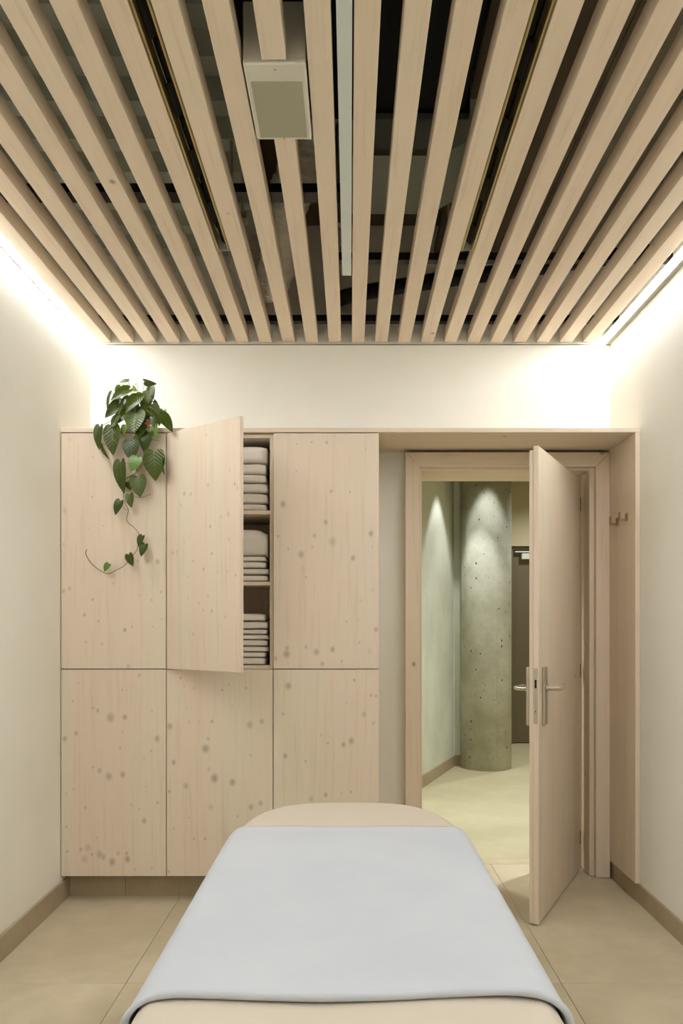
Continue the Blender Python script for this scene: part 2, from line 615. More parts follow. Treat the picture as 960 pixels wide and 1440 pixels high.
lk = plate('lock_plate', LW, LW + .002, -.0205, -.004, .838, 1.068, M_STEEL, d1, .0008)
box('latch_hole', LW + .0018, LW + .0024, -.016, -.008, .985, 1.02, M_DARK, lk)
box('bolt_hole', LW + .0018, LW + .0024, -.0135, -.0105, .885, .892, M_DARK, lk)
for z in (1.83, .98, .13):
    bm = bmesh.new()
    tube(bm, [(-.007, -.004, z), (-.007, -.004, z + .07)], .006, 10)
    obj('hinge', bm, M_STEELD, d1)

# ------------------------------------------------------------------ wooden surround: top board + side board
su = thing('wooden_surround', 'pale spruce top and side boards framing cabinets and doorway', 'surround', (0, YC, .084))
box('top_board', XL + .001, XR - .001, 0, YF - YC - .001, 2.1145 - .084, 2.134 - .084, M_WOODX, su, .001, 1)
box('side_board', 1.2825, XR - .001, 0, YF - YC - .001, .0005, 2.114 - .084, wood('spruce_side_board', 'Z', .2, kscale=9.5, kthr=.62), su, .001, 1)

# ------------------------------------------------------------------ cabinets
DZ0, DZ1, DZ2 = .116, 1.049, 2.112
cx = [-1.3005, -.826, -.346, .131]
GAP = .0022
KN = {}
KN['UL'] = (80, 600, 4.24, [(80, 75, 12, .3), (215, 180, 6, .5), (210, 418, 6, .7), (190, 607, 6, .3), (278, 592, 5, .5), (45, 500, 14, .3),
            (40, 700, 6, .5), (540, 800, 11, .6), (600, 805, 13, .7), (482, 800, 8, .5), (338, 935, 7, .4), (75, 965, 10, .5), (38, 980, 12, .5),
            (213, 1030, 8, .7), (165, 1122, 9, .7), (246, 1160, 7, .6), (405, 1212, 10, .9), (447, 1192, 6, .6), (173, 1285, 7, .5),
            (268, 1295, 7, .5), (490, 1005, 8, .3), (563, 1033, 7, .4), (620, 985, 7, .5), (425, 1430, 14, .4), (570, 1192, 6, .4), (625, 1148, 6, .4)])
KN['UR'] = (380, 600, 4.175, [(158, 100, 5, .6), (243, 90, 6, .7), (330, 93, 8, .7), (560, 132, 5, .5), (152, 262, 6, .5), (357, 380, 9, .7),
            (466, 383, 6, .8), (190, 408, 5, .4), (75, 455, 17, .75), (325, 560, 12, .75), (258, 640, 11, .6), (365, 675, 21, .45),
            (590, 628, 14, .8), (45, 643, 7, .7), (247, 705, 9, .4), (105, 717, 7, .5), (180, 750, 17, .7), (485, 772, 14, .75),
            (598, 705, 5, .4), (210, 883, 6, .6), (600, 960, 8, .4), (528, 1020, 6, .5), (447, 1145, 7, .5), (515, 1133, 6, .4),
            (620, 1192, 13, .75), (523, 1268, 6, .7), (210, 1293, 9, .6), (95, 1335, 19, .8), (98, 1300, 12, .6), (270, 1323, 16, .7),
            (365, 1308, 14, .8), (30, 1360, 13, .6), (305, 1392, 12, .6), (418, 1378, 6, .6), (190, 840, 17, .2), (585, 1320, 15, .2)])
KN['LL'] = (80, 935, 4.72, [(143, 118, 7, .5), (433, 165, 6, .7), (547, 70, 11, .6), (103, 241, 7, .6), (240, 285, 8, .6), (270, 303, 11, .6),
            (355, 350, 25, .7), (450, 347, 15, .8), (127, 455, 12, .7), (52, 490, 16, .7), (665, 490, 18, .7), (625, 570, 9, .5),
            (435, 448, 5, .6), (420, 553, 8, .6), (630, 305, 8, .4), (505, 632, 7, .3), (577, 620, 7, .4), (237, 680, 7, .6),
            (283, 702, 15, .6), (345, 740, 21, .7), (437, 728, 16, .8), (190, 948, 9, .6), (62, 853, 6, .5), (108, 825, 6, .5),
            (668, 914, 8, .7), (547, 957, 6, .6), (493, 927, 8, .4), (592, 806, 6, .4), (579, 1034, 15, .7), (65, 1075, 6, .7),
            (67, 1238, 8, .7), (158, 1225, 11, .6), (205, 1215, 22, .4), (185, 1290, 23, .4), (232, 1258, 9, .6), (285, 1258, 20, .6),
            (308, 1275, 16, .6), (367, 1308, 21, .8), (405, 1250, 11, .5), (468, 1290, 18, .85), (463, 1250, 10, .7), (520, 1358, 7, .5),
            (632, 1348, 8, .4), (267, 1147, 6, .5)])
KN['LM'] = (230, 935, 4.72, [(112, 87, 7, .8), (137, 143, 6, .5), (200, 158, 10, .3), (388, 166, 7, .7), (433, 131, 6, .6), (547, 153, 7, .7),
            (152, 287, 5, .5), (455, 277, 5, .5), (42, 408, 18, .75), (320, 375, 11, .6), (170, 380, 7, .4), (235, 376, 6, .5),
            (572, 397, 19, .65), (650, 375, 14, .65), (278, 557, 23, .85), (67, 647, 14, .7), (578, 600, 8, .6), (337, 752, 23, .9),
            (457, 780, 20, .8), (148, 803, 17, .6), (37, 840, 9, .7), (580, 943, 16, .7), (643, 918, 14, .65), (300, 692, 12, .4),
            (490, 1004, 7, .6), (170, 1014, 6, .5), (275, 1154, 9, .7), (203, 1154, 8, .5), (68, 1085, 9, .4), (313, 945, 18, .35),
            (33, 1372, 8, .6), (295, 490, 10, .5)])
KN['LR'] = (380, 935, 6.0, [(152, 178, 25, .75), (708, 128, 11, .8), (850, 255, 13, .6), (890, 263, 12, .6), (790, 418, 20, .5), (107, 413, 10, .8),
            (870, 490, 16, .4), (640, 318, 7, .5), (428, 593, 8, .5), (485, 662, 10, .6), (617, 673, 19, .75), (683, 642, 24, .75),
            (125, 768, 18, .85), (297, 813, 10, .7), (467, 1098, 15, .85), (343, 1128, 18, .5), (683, 1072, 9, .7), (600, 1080, 10, .3)])
UM = [(240, 110, 8, .3), (120, 436, 11, .6), (157, 440, 9, .5), (100, 500, 7, .5), (250, 388, 9, .5), (388, 385, 8, .7), (400, 405, 6, .6),
      (362, 312, 5, .5), (355, 550, 12, .4), (320, 565, 9, .4), (262, 618, 8, .8), (357, 690, 7, .5), (148, 672, 6, .4), (55, 765, 9, .6),
      (77, 758, 7, .5), (270, 768, 8, .7), (170, 810, 6, .6), (226, 855, 8, .6), (303, 868, 5, .5), (350, 868, 6, .5), (392, 888, 7, .6),
      (140, 897, 6, .4), (143, 1016, 6, .4), (250, 1005, 6, .6), (200, 1041, 7, .6), (225, 1082, 6, .5), (270, 1087, 8, .7),
      (340, 1117, 7, .4), (172, 1215, 8, .5), (127, 1158, 5, .4), (315, 1160, 5, .4), (105, 1305, 7, .3)]

SCC = F / YC
labels = {'UL': 'tall upper spruce wall cabinet behind the trailing plant', 'UM': 'upper spruce cabinet with its door ajar showing stacked towels',
          'UR': 'closed upper spruce cabinet next to the doorway', 'LL': 'closed lower spruce cabinet in the room corner under the plant',
          'LM': 'closed lower spruce cabinet under the open towel cabinet', 'LR': 'closed lower spruce cabinet next to the doorway behind the massage table'}
cab = {}
for r, (z0, z1) in (('U', (DZ1, DZ2)), ('L', (DZ0, DZ1))):
    for c in range(3):
        key = r + 'LMR'[c]
        x0, x1 = cx[c], cx[c + 1]
        W_, H_ = x1 - x0 - .001, z1 - z0
        t = thing('cabinet', labels[key], 'cabinet', (x0 + .0005, YC, z0), group='spruce wall cabinets')
        cab[key] = t
        D0, D1 = .0225, YF - YC - .002
        box('side_panel', 0, .016, D0, D1, 0, H_ - .001, M_INNER, t)
        box('side_panel', W_ - .016, W_, D0, D1, 0, H_ - .001, M_INNER, t)
        box('bottom_panel', .0161, W_ - .0161, D0, D1, 0, .016, M_WOODX, t)
        box('top_panel', .0161, W_ - .0161, D0, D1, H_ - .018, H_ - .001, M_WOODX, t)
        box('back_panel', .0161, W_ - .0161, D1 - .008, D1, .0161, H_ - .0181, M_INNER, t)
        if key == 'UM':
            for zs in (1.436, 1.758):
                box('shelf', .0162, W_ - .0162, D0 + .001, D1 - .0085, zs - z0 - .009, zs - z0 + .008, M_WOODX, t, .001, 1)
        # door
        dw, dh = W_ + .001 - 2 * GAP + .0006, H_ - 2 * GAP
        if key == 'UM':
            kn = []
            for (a, bb, rr, s) in UM:
                f = (a - 20) / 393.0
                top = 103 - 95 * f; bot = 1405 + 22 * f
                # perspective along the door: nearer end is larger
                wgt = f / (f + (1 - f) * 3.302 / 3.6)
                kn.append((wgt * dw if False else (f * 3.302 / (3.6 + f * (3.302 - 3.6)) if False else f) * dw, (bot - bb) / (bot - top) * dh, rr / 3.895 / 330, s * .82))
        else:
            ox, oy, sc, L = KN[key]
            kn = [((ox + a / sc - VX) / SCC - x0 - GAP, EYE - (oy + bb / sc - VY) / SCC - z0 - GAP, rr / sc / SCC, s * .82) for a, bb, rr, s in L]
        bm = bmesh.new()
        bx(bm, 0, dw, 0, .020, 0, dh, .0008, 1)
        dr = obj('door', bm, wood('spruce_front_' + key, 'Z', .098, knots=kn), t, loc=(GAP - .0005, 0, GAP))
        if key == 'UM':
            dr.rotation_euler.z = -math.radians(39.0)

# ------------------------------------------------------------------ towels
def towel(x0, x1, y0, y1, z0, h, label, seed, puff=0.0, skew=0.0):
    bm = bmesh.new()
    nx, nt = 14, 28
    rings = []
    for i in range(nx + 1):
        u = i / nx
        x = x0 + (x1 - x0) * u
        e = min(u, 1 - u) * 2
        end = (1 - (1 - min(e * 5, 1)) ** 2) ** .5 * .1 + .9
        ring = []
        for k in range(nt):
            a = 2 * math.pi * k / nt
            ca, sa = math.cos(a), math.sin(a)
            n_ = 9.0
            rr = (abs(ca) ** n_ + abs(sa) ** n_) ** (-1 / n_)
            yy = (y0 + y1) / 2 + ca * rr * (y1 - y0) / 2
            hh = h * end * (1 + puff * (.5 - abs(u - .5)))
            zz = z0 + hh / 2 + sa * rr * hh / 2
            # the fold: a dimple on the front edge and small waves
            nz = noise.noise(Vector((x * 9 + seed, yy * 7, sa * 1.5 + seed * 3)))
            zz -= abs(nz) * h * .16 * max(0, sa)
            if ca < -.3:
                yy += .006 * noise.noise(Vector((x * 14, zz * 30 + seed, seed * 2)))
            zz += skew * (u - .5) * (.5 + .5 * sa)
            ring.append(bm.verts.new((x, yy, max(zz, z0))))
        rings.append(ring)
    for a, bq in zip(rings, rings[1:]):
        for k in range(nt):
            bm.faces.new((a[k], bq[k], bq[(k + 1) % nt], a[(k + 1) % nt]))
    bm.faces.new(rings[0]); bm.faces.new(rings[-1][::-1])
    bmesh.ops.recalc_face_normals(bm, faces=bm.faces[:])
    o = obj('folded_towel', bm, M_TOWEL, smooth=True)
    tag(o, label, 'towel', 'folded towels in the open cabinet')

def stack(ybounds, zbase, where, total, puffs, xr):
    n = len(ybounds) - 1
    zs = [EYE - (v - VY) * 3.640 / F for v in ybounds]     # front of the stack
    zs = [zbase + .001 + (z - zs[-1]) for z in zs]
    ordn = ['top', 'second', 'third', 'fourth', 'fifth', 'sixth', 'seventh', 'eighth']
    for i in range(n):
        xr_i = xr + random.uniform(-.016, 0.002)
        word = ordn[i] if i < n - 1 else 'bottom'
        lab = f'{word} folded white towel of the {where} stack in the open cabinet' if i in (0, n - 1) else f'folded white towel, {word} from the top in the {where} stack'
        towel(-.79 + random.uniform(0, .02), xr_i, 3.634 + random.uniform(0, .008), 3.975, zs[i + 1] + .0006, zs[i] - zs[i + 1] - .0012, lab, i * 1.7 + total, puffs.get(i, 0), 0.0)
stack([624, 649, 665, 677, 691, 706, 716.5], 1.766, 'upper', 3, {}, -.37)
stack([744, 782, 789.5, 799, 808, 818], 1.444, 'middle', 17, {0: .1}, -.372)
stack([866, 877, 888, 895.5, 903, 912, 920, 928, 938.5], DZ1 + .016, 'lowest', 31, {}, -.374)

# ------------------------------------------------------------------ massage table
TX, ZT = -.004, .655
MW = .337
YN, YE = .72, 2.70
def half_w(Y, W0):
    s0, ln = 2.12, YE - 2.12
    if Y > s0:
        t = min((Y - s0) / ln, 1)
        return W0 * max(0, 1 - t ** 3.2) ** (1 / 3.2)
    s1, ln1 = YN + .10, .10
    if Y < s1:
        t = min((s1 - Y) / ln1, 1)
        return W0 - .10 + .10 * max(0, 1 - t ** 2) ** .5
    return W0
mt = thing('massage_table', 'cream upholstered massage table with a rounded head end', 'massage table', (TX, 1.6, 0))
# outline of the top
ol = []
N1 = 26
ysamp = [YN + .10 * (1 - math.cos(k / 6 * math.pi / 2)) for k in range(7)] + [1.2, 1.6, 1.9] + [2.12 + (YE - 2.12) * math.sin(k / N1 * math.pi / 2) for k in range(N1 + 1)]
right = [(half_w(Y, MW), Y) for Y in ysamp]
ol = right + [(-a, Y) for a, Y in reversed(right[:-1])]
def inset_outline(dx):
    cy = 1.70
    return [(a * (MW - dx) / MW, cy + (Y - cy) * (1 - dx / .97)) for a, Y in ol]
bm = bmesh.new()
R_ = .045
rows = [(.03, ZT - .11), (.006, ZT - .105), (0, ZT - .095)]
for k in range(9):
    a = k / 8 * math.pi / 2
    rows.append((R_ * (1 - math.cos(a)) * .8, ZT - R_ + R_ * math.sin(a)))
rows += [(.10, ZT + .001), (.2, ZT + .002)]
rv = []
for dx, z in rows:
    rv.append([bm.verts.new((a, Y - 1.6, z)) for a, Y in inset_outline(dx)])
for A, B in zip(rv, rv[1:]):
    n = len(A)
    for k in range(n):
        bm.faces.new((A[k], A[(k + 1) % n], B[(k + 1) % n], B[k])).smooth = True
bm.faces.new(rv[-1]); bm.faces.new(rv[0][::-1])
bmesh.ops.recalc_face_normals(bm, faces=bm.faces[:])
obj('mattress', bm, M_MATT, mt)
# seam piping around the lower edge of the mattress
bm = bmesh.new()
p = [Vector((a, Y - 1.6, ZT - .098)) for a, Y in inset_outline(-.002)]
tube(bm, p + [p[0]], .0024, 6, False)
obj('piping', bm, M_MATT, mt)
bm = bmesh.new()
bx(bm, -.27, .27, YN + .1 - 1.6, 2.35 - 1.6, ZT - .16, ZT - .1105, .006, 2)
obj('frame', bm, plain('pale_birch', lin(214, 192, 160), .5), mt)
for sx in (-1, 1):
    for yy in (.98, 2.16):
        bm = bmesh.new()
        bx(bm, sx * .235 - .03, sx * .235 + .03, yy - .03 - 1.6, yy + .03 - 1.6, .012, ZT - .1605, .006, 2)
        lg = obj('leg', bm, plain('leg_birch', lin(210, 188, 156), .5), mt)
        bm = bmesh.new()
        bx(bm, sx * .235 - .034, sx * .235 + .034, yy - .034 - 1.6, yy + .034 - 1.6, 0.0005, .0118, .003, 2)
        obj('foot', bm, M_BLACK, lg)
for yy in (.98, 2.16):
    box('crossbar', -.2045, .2045, yy - .018 - 1.6, yy + .018 - 1.6, .17, .22, bpy.data.materials['leg_birch'], mt, .004, 2)

# sheet draped over the table
SY0, SY1 = 1.262, 2.305
bm = bmesh.new()
NYS, drop = 64, .24
def section(hw, n_top=26, n_c=10, n_s=14):
    r = .047
    pts = []
    for k in range(n_s):
        pts.append((-hw - .010 * (1 - k / n_s) ** 2, ZT + .004 - r - drop * (1 - k / n_s)))
    for k in range(n_c):
        a = k / n_c * math.pi / 2
        pts.append((-hw + r - r * math.cos(a), ZT + .004 - r + r * math.sin(a)))
    for k in range(n_top + 1):
        pts.append((-(hw - r) + 2 * (hw - r) * k / n_top, ZT + .004))
    pts += [(-a, z) for a, z in reversed(pts[:n_s + n_c])]
    return pts
grid = []
THK = .0075
for j in range(NYS + 1):
    v = j / NYS
    row = []
    base = SY0 + (SY1 - SY0) * v
    sec = section(half_w(base, MW) + .0068)
    m = len(sec)
    for i, (a, z) in enumerate(sec):
        s = i / (m - 1)
        side = max(0, (abs(a) - .27) / .07)
        # lower hem sways a little on the two sides, front edge is not quite straight
        yy = base + (1 - v) * (.010 * math.sin(s * 9.0 + .6) + .006 * math.sin(s * 23)) - (1 - v) * .02 * min(side, 1)
        dz = .0022 * noise.noise(Vector((a * 5, base * 3.2, 1.3))) + .0012 * noise.noise(Vector((a * 2, base * 16, 4.1)))
        dn = .010 * abs(noise.noise(Vector((base * 5.5, z * 2, 7.0 if a < 0 else 3.0)))) * (max(0, ZT - .05 - z) / .24)
        row.append(bm.verts.new((a + (dn if a > 0 else -dn) , yy - 1.6, z + max(dz, -.001) + .001)))
    grid.append(row)
for A, B in zip(grid, grid[1:]):
    for k in range(len(A) - 1):
        bm.faces.new((A[k], A[k + 1], B[k + 1], B[k])).smooth = True
bmesh.ops.recalc_face_normals(bm, faces=bm.faces[:])
hem = [v.co.copy() for v in grid[0]]
sh = obj('bed_sheet', bm, M_SHEET)
sh.location = (TX, 1.6, 0)
if sh.data.polygons[len(sh.data.polygons) // 2].normal.z < 0:
    sh.data.flip_normals()
so = sh.modifiers.new('thick', 'SOLIDIFY'); so.thickness = THK; so.offset = 1
tag(sh, 'white sheet spread across the massage table', 'sheet')
bm = bmesh.new()
hp = [p + Vector((0, -.001, .0055 if abs(p.x) < .3 else .002)) for p in hem]
for q, h0 in zip(hp, hem):
    if abs(h0.x) > .30:
        q.x += math.copysign(.0052, h0.x)
tube(bm, hp, [(.0072 if abs(q.x) < .3 else .0056) + .0010 * noise.noise(Vector((q.x * 11, 0, 2))) for q in hp], 10)
obj('rolled_hem', bm, M_SHEET, sh)

# ------------------------------------------------------------------ speaker, diffusers, track in the slat ceiling
sx = slat_x[9]
sp = thing('loudspeaker', 'white box loudspeaker set into the slat ceiling', 'speaker', (sx, 2.171, ZS - .006))
bm = bmesh.new()
bx(bm, -.079, .079, -.157, .157, 0, .16, .004, 2)
obj('body', bm, M_WHITE, sp)
bm = bmesh.new()
bx(bm, -.067, .067, -.092, .142, -.003, -.0002, .0012, 1)
obj('grille', bm, M_GRILLE, sp)
for yy in (-.137, .150):
    bm = bmesh.new()
    lathe(bm, [(.0, -.0012), (.003, -.0012), (.003, .0005)], 0, yy, 10)
    obj('screw', bm, M_STEEL, sp)
bm = bmesh.new()
bx(bm, -.02, .02, -.02, .02, .1602, .202)
obj('bracket', bm, M_BLACK, sp)

def diffuser(k, label):
    xc = (slat_x[k] + slat_x[k + 1]) / 2
    y0, y1 = -.9, 3.04
    t = thing('slot_diffuser', label, 'air diffuser', (xc, (y0 + y1) / 2, ZS + .003), group='linear air diffusers between the slats')
    h = (y1 - y0) / 2
    for s in (-1, 1):
        bm = bmesh.new()
        bx(bm, s * .0240 - .0025, s * .0240 + .0025, -h, h, 0, .0565, .0008, 1)
        bx(bm, s * .0205 - .004, s * .0205 + .004, -h, h, 0, .003)
        obj('flange', bm, M_ALU, t)
    box('end_cap', -.0265, .0265, h, h + .003, .004, .0565, M_GREY, t)
    box('plenum_box', -.03, .03, -h, h, .0905, .22, M_DARK, t)
    nv = 26
    for i in range(nv):
        yy = -h + (i + .5) * 2 * h / nv
        bm = bmesh.new()
        L = h / nv * (.92)
        sgn = 1 if i % 2 else -1
        bx(bm, -.012, .012, -L, L, -.0015, .0015)
        bmesh.ops.rotate(bm, verts=bm.verts[:], cent=(0, 0, 0), matrix=Matrix.Rotation(sgn * .7, 3, 'Y'))
        obj('vane', bm, M_BLACK, t, loc=(sgn * .003, yy, .03))
diffuser(6, 'black slot diffuser with brass edges between slats near the loudspeaker')
diffuser(14, 'black slot diffuser with brass edges between slats above the doorway')

t = thing('track_profile', 'pale grey metal track hanging between two central slats', 'track', (-.0135, 1.0, ZS - .001))
bm = bmesh.new()
bx(bm, -.0185, .0185, -2.4, 2.24, 0, .05, .002, 2)
obj('profile', bm, M_TRACK, t)
box('end_cap', -.0185, .0185, 2.2402, 2.244, .0005, .05, M_WHITE, t, .001, 1)
for yy in (-1.0, .6, 2.0):
    bm = bmesh.new()
    tube(bm, [(0, yy, .05), (0, yy, (.184 if yy < 1.5 else ZD - ZS))], .003, 6)
    obj('suspension_wire', bm, M_STEEL, t)

# ------------------------------------------------------------------ services in the void
t = thing('air_duct', 'black rectangular air duct above the central slats', 'duct', (0, 1.0, 2.86))
bm = bmesh.new()
bx(bm, -.31, .36, -2.2, 1.55, 0, .3, .004, 1)
obj('casing', bm, M_DARK, t)
for yy in (-.6, .5, 1.52):
    bm = bmesh.new()
    bx(bm, -.325, .375, yy - .015, yy + .015, -.012, .315)
    obj('flange', bm, M_BLACK, t)
box('hanger', -.3, -.28, 1.2, 1.22, .316, ZD - 2.86, M_STEELD, t)
box('hanger', .33, .35, 1.2, 1.22, .316, ZD - 2.86, M_STEELD, t)

bm = bmesh.new()
pth = smooth_path([(-.10, 2.68, 3.02), (-.165, 2.88, 2.92), (-.255, 3.12, 2.86), (-.305, 3.48, 2.848), (-.385, 3.76, 2.85), (-.49, 3.84, 2.97), (-.52, 3.86, 3.245)], 40)
tube(bm, pth, [.078 + .003 * math.sin(i * 1.3) for i in range(len(pth))], 36)
for v in bm.verts:
    c = v.co
    near = min(pth, key=lambda q: (q - c).length_squared)
    d = (c - near).normalized()
    v.co = c + d * (.010 * noise.noise(c * 38) + .006 * noise.noise(c * 90))
o = obj('flexible_duct', bm, M_FOIL)
tag(o, 'crinkled silver foil duct curling above the slats', 'duct')

t = thing('ventilation_box', 'grey sheet metal ventilation box above the slats toward the doorway', 'duct', (.3, 3.1, 2.9))
bm = bmesh.new()
prism(bm, [(-.30, 0), (.02, 0), (.24, .12), (.26, .3), (-.30, .3)], -.28, .12, 'Y')
obj('casing', bm, M_GREY, t)
box('seam', -.302, .02, -.283, -.2802, -.002, .02, M_STEEL, t)
box('hanger', -.1, -.08, -.1, -.08, .3002, ZD - 2.9, M_STEELD, t)

bm = bmesh.new()
tube(bm, smooth_path([(-.08, 4.013, 2.84), (-.02, 3.88, 2.84), (.35, 3.72, 2.84), (.8, 3.60, 2.85), (1.304, 3.5, 2.88)], 6), .035, 12)
o = obj('black_pipe', bm, M_BLACK)
tag(o, 'black insulated pipe crossing the ceiling void near the end wall', 'pipe')
for i, (x, yy) in enumerate(((-.43, 3.05), (-.075, 3.08))):
    t = thing('pipe_hanger', ['steel rod hanger beside the silver duct, loudspeaker end slats', 'steel rod hanger beside the pale grey track'][i], 'hanger', (x, yy, 2.80), group='steel rod hangers in the void')
    for s in (-.022, .022):
        bm = bmesh.new()
        tube(bm, [(s, 0, .012), (s, 0, ZD - 2.80)], .006, 8)
        obj('rod', bm, M_STEEL, t)
    box('channel', -.04, .04, -.02, .02, -.015, .012, M_STEEL, t, .002, 1)

# ------------------------------------------------------------------ coat hooks on the side board
def hook(yy, z, label):
    t = thing('coat_hook', label, 'hook', (1.2824, yy, z), group='coat hooks on the wooden side board')
    m = plain('bronze_hook', lin(150, 128, 96), .45, .5) if 'bronze_hook' not in bpy.data.materials else bpy.data.materials['bronze_hook']
    box('plate', -.004, -.0002, -.015, .015, -.018, .018, m, t, .001, 1)
    box('arm', -.038, -.0042, -.005, .005, -.018, -.008, m, t, .001, 1)
    box('tip', -.038, -.030, -.005, .005, -.0078, .024, m, t, .001, 1)
hook(3.71, 1.748, 'small bronze coat hook nearer the front edge of the side board')
hook(3.84, 1.744, 'small bronze coat hook nearer the door casing')

# ------------------------------------------------------------------ plant
PY = 3.555
plant = thing('trailing_plant', 'green heart-leaf vine trailing from the cabinet top over its front', 'plant', (-.985, 3.73, 2.134))
PO = plant.location
bm = bmesh.new()
lathe(bm, [(.0, .0005), (.042, .0005), (.046, .004), (.060, .088), (.066, .09), (.066, .106), (.060, .106), (.056, .09), (.0, .089)], 0, 0, 28)
obj('pot', bm, M_TERRA, plant)
bm = bmesh.new()
lathe(bm, [(.0, .094), (.03, .095), (.0575, .0915)], 0, 0, 20)
obj('soil', bm, M_SOIL, plant)

def leaf_mesh(name, mat):
    """heart-shaped leaf, unit length along +y from the stalk notch to the tip, unit width"""
    bm = bmesh.new()
    out = [(0, 0, 0), (.10, -.10, .02), (.24, -.14, .05), (.38, -.08, .11), (.47, .06, .19), (.50, .23, .29), (.465, .42, .44),
           (.375, .60, .60), (.25, .765, .76), (.115, .90, .90), (0, 1.0, 1.0)]
    def P(x, y):
        return bm.verts.new((x, y, .30 * abs(x) ** 1.5 - .20 * max(0, y) ** 2 - (.10 * max(0, abs(x) - .36))))
    mid = [P(0, t) for _, _, t in out]
    for s in (-1, 1):
        inn = [P(s * x * .55, t + (y - t) * .55) for x, y, t in out[1:-1]]
        edg = [P(s * x, y) for x, y, t in out[1:-1]]
        tri = []
        tri += [(mid[0], inn[0], mid[1]), (mid[0], edg[0], inn[0]), (mid[-1], mid[-2], inn[-1]), (mid[-1], inn[-1], edg[-1])]
        for i in range(len(inn) - 1):
            tri += [(mid[i + 1], inn[i], inn[i + 1], mid[i + 2]), (inn[i], edg[i], edg[i + 1], inn[i + 1])]
        for f in tri:
            bm.faces.new(f if s > 0 else f[::-1]).smooth = True
    bmesh.ops.remove_doubles(bm, verts=bm.verts[:], dist=.0008)
    bmesh.ops.recalc_face_normals(bm, faces=bm.faces[:])
    me = bpy.data.meshes.new(name)
    bm.to_mesh(me); bm.free()
    if sum(p.normal.z for p in me.polygons) < 0:
        me.flip_normals()
    me.materials.append(mat)
    return me
LM_D, LM_Y = leaf_mesh('leaf', M_LEAFD), leaf_mesh('leaf', M_LEAFY)

def A(x, y, Y=PY):
    return px(100 + x / 6, 520 + y / 6, Y)

# base x, base y, tip x, tip y, width (6x crop pixels), depth Y, tilt of tip toward viewer, roll, young?
LV = [
 (480, 98, 360, 138, 62, 3.70, .2, .9, 0), (620, 100, 718, 138, 46, 3.70, .3, .9, 0), (672, 150, 690, 252, 82, 3.66, .3, .2, 0),
 (488, 165, 355, 262, 95, 3.60, .5, .3, 0), (565, 230, 485, 362, 118, 3.59, .6, .2, 0), (338, 198, 296, 388, 34, 3.64, .2, .9, 0),
 (402, 285, 315, 412, 98, 3.60, .5, -.2, 0), (462, 368, 350, 485, 100, 3.585, .5, .2, 0), (600, 195, 655, 305, 112, 3.62, .5, -.3, 0),
 (670, 300, 700, 455, 140, 3.60, .4, -.3, 0), (545, 365, 545, 528, 185, 3.575, .5, .1, 0), (745, 375, 872, 515, 100, 3.55, .3, -.6, 0),
 (775, 345, 738, 470, 90, 3.61, .3, .4, 1), (242, 482, 226, 672, 88, 3.57, .2, .3, 0), (352, 490, 350, 716, 152, 3.56, .2, .1, 0),
 (695, 475, 722, 575, 78, 3.58, .4, .4, 1), (650, 535, 612, 702, 118, 3.572, .2, .3, 0), (512, 606, 506, 770, 150, 3.558, .2, .1, 0),
 (560, 742, 505, 855, 122, 3.545, .3, .3, 1), (702, 700, 706, 932, 192, 3.55, .1, .0, 0), (418, 782, 428, 1042, 122, 3.56, .1, .3, 0),
 (565, 905, 582, 1072, 150, 3.555, .2, .0, 0), (492, 1052, 506, 1162, 80, 3.557, .2, .1, 0), (414, 1108, 370, 1222, 82, 3.56, .2, .2, 0),
 (600, 1402, 562, 1492, 66, 3.565, .2, .4, 0), (622, 1474, 586, 1572, 74, 3.56, .2, .2, 0), (486, 1560, 520, 1656, 76, 3.56, .2, .1, 0),
 (316, 1638, 280, 1700, 60, 3.57, .3, .3, 1), (258, 625, 308, 765, 36, 3.568, .2, .7, 0), (560, 112, 548, 142, 40, 3.68, .5, .6, 1),
 (520, 150, 560, 190, 44, 3.66, .6, .5, 1), (700, 262, 735, 302, 34, 3.64, .3, .5, 0),
 (430, 255, 400, 360, 90, 3.63, .3, .2, 0), (620, 330, 600, 470, 130, 3.63, .3, .1, 0), (500, 250, 440, 400, 120, 3.64, .3, -.2, 0),
 (390, 395, 350, 500, 80, 3.62, .3, .5, 0), (640, 240, 620, 360, 110, 3.65, .3, 0, 0), (690, 400, 720, 500, 80, 3.63, .3, .3, 0),
 (480, 950, 500, 1020, 60, 3.57, .1, .5, 0), (455, 470, 440, 560, 60, 3.58, .2, .4, 1),
 (590, 470, 570, 580, 120, 3.58, .3, .2, 0), (768, 765, 772, 890, 40, 3.54, .1, .9, 0),
 (540, 560, 600, 640, 60, 3.585, .2, .4, 0), (520, 300, 560, 420, 120, 3.65, .3, .3, 0), (420, 140, 400, 250, 80, 3.68, .5, .2, 0),
]
stem = bmesh.new()
hub = Vector((-.985, 3.73, 2.235))
spots = {}
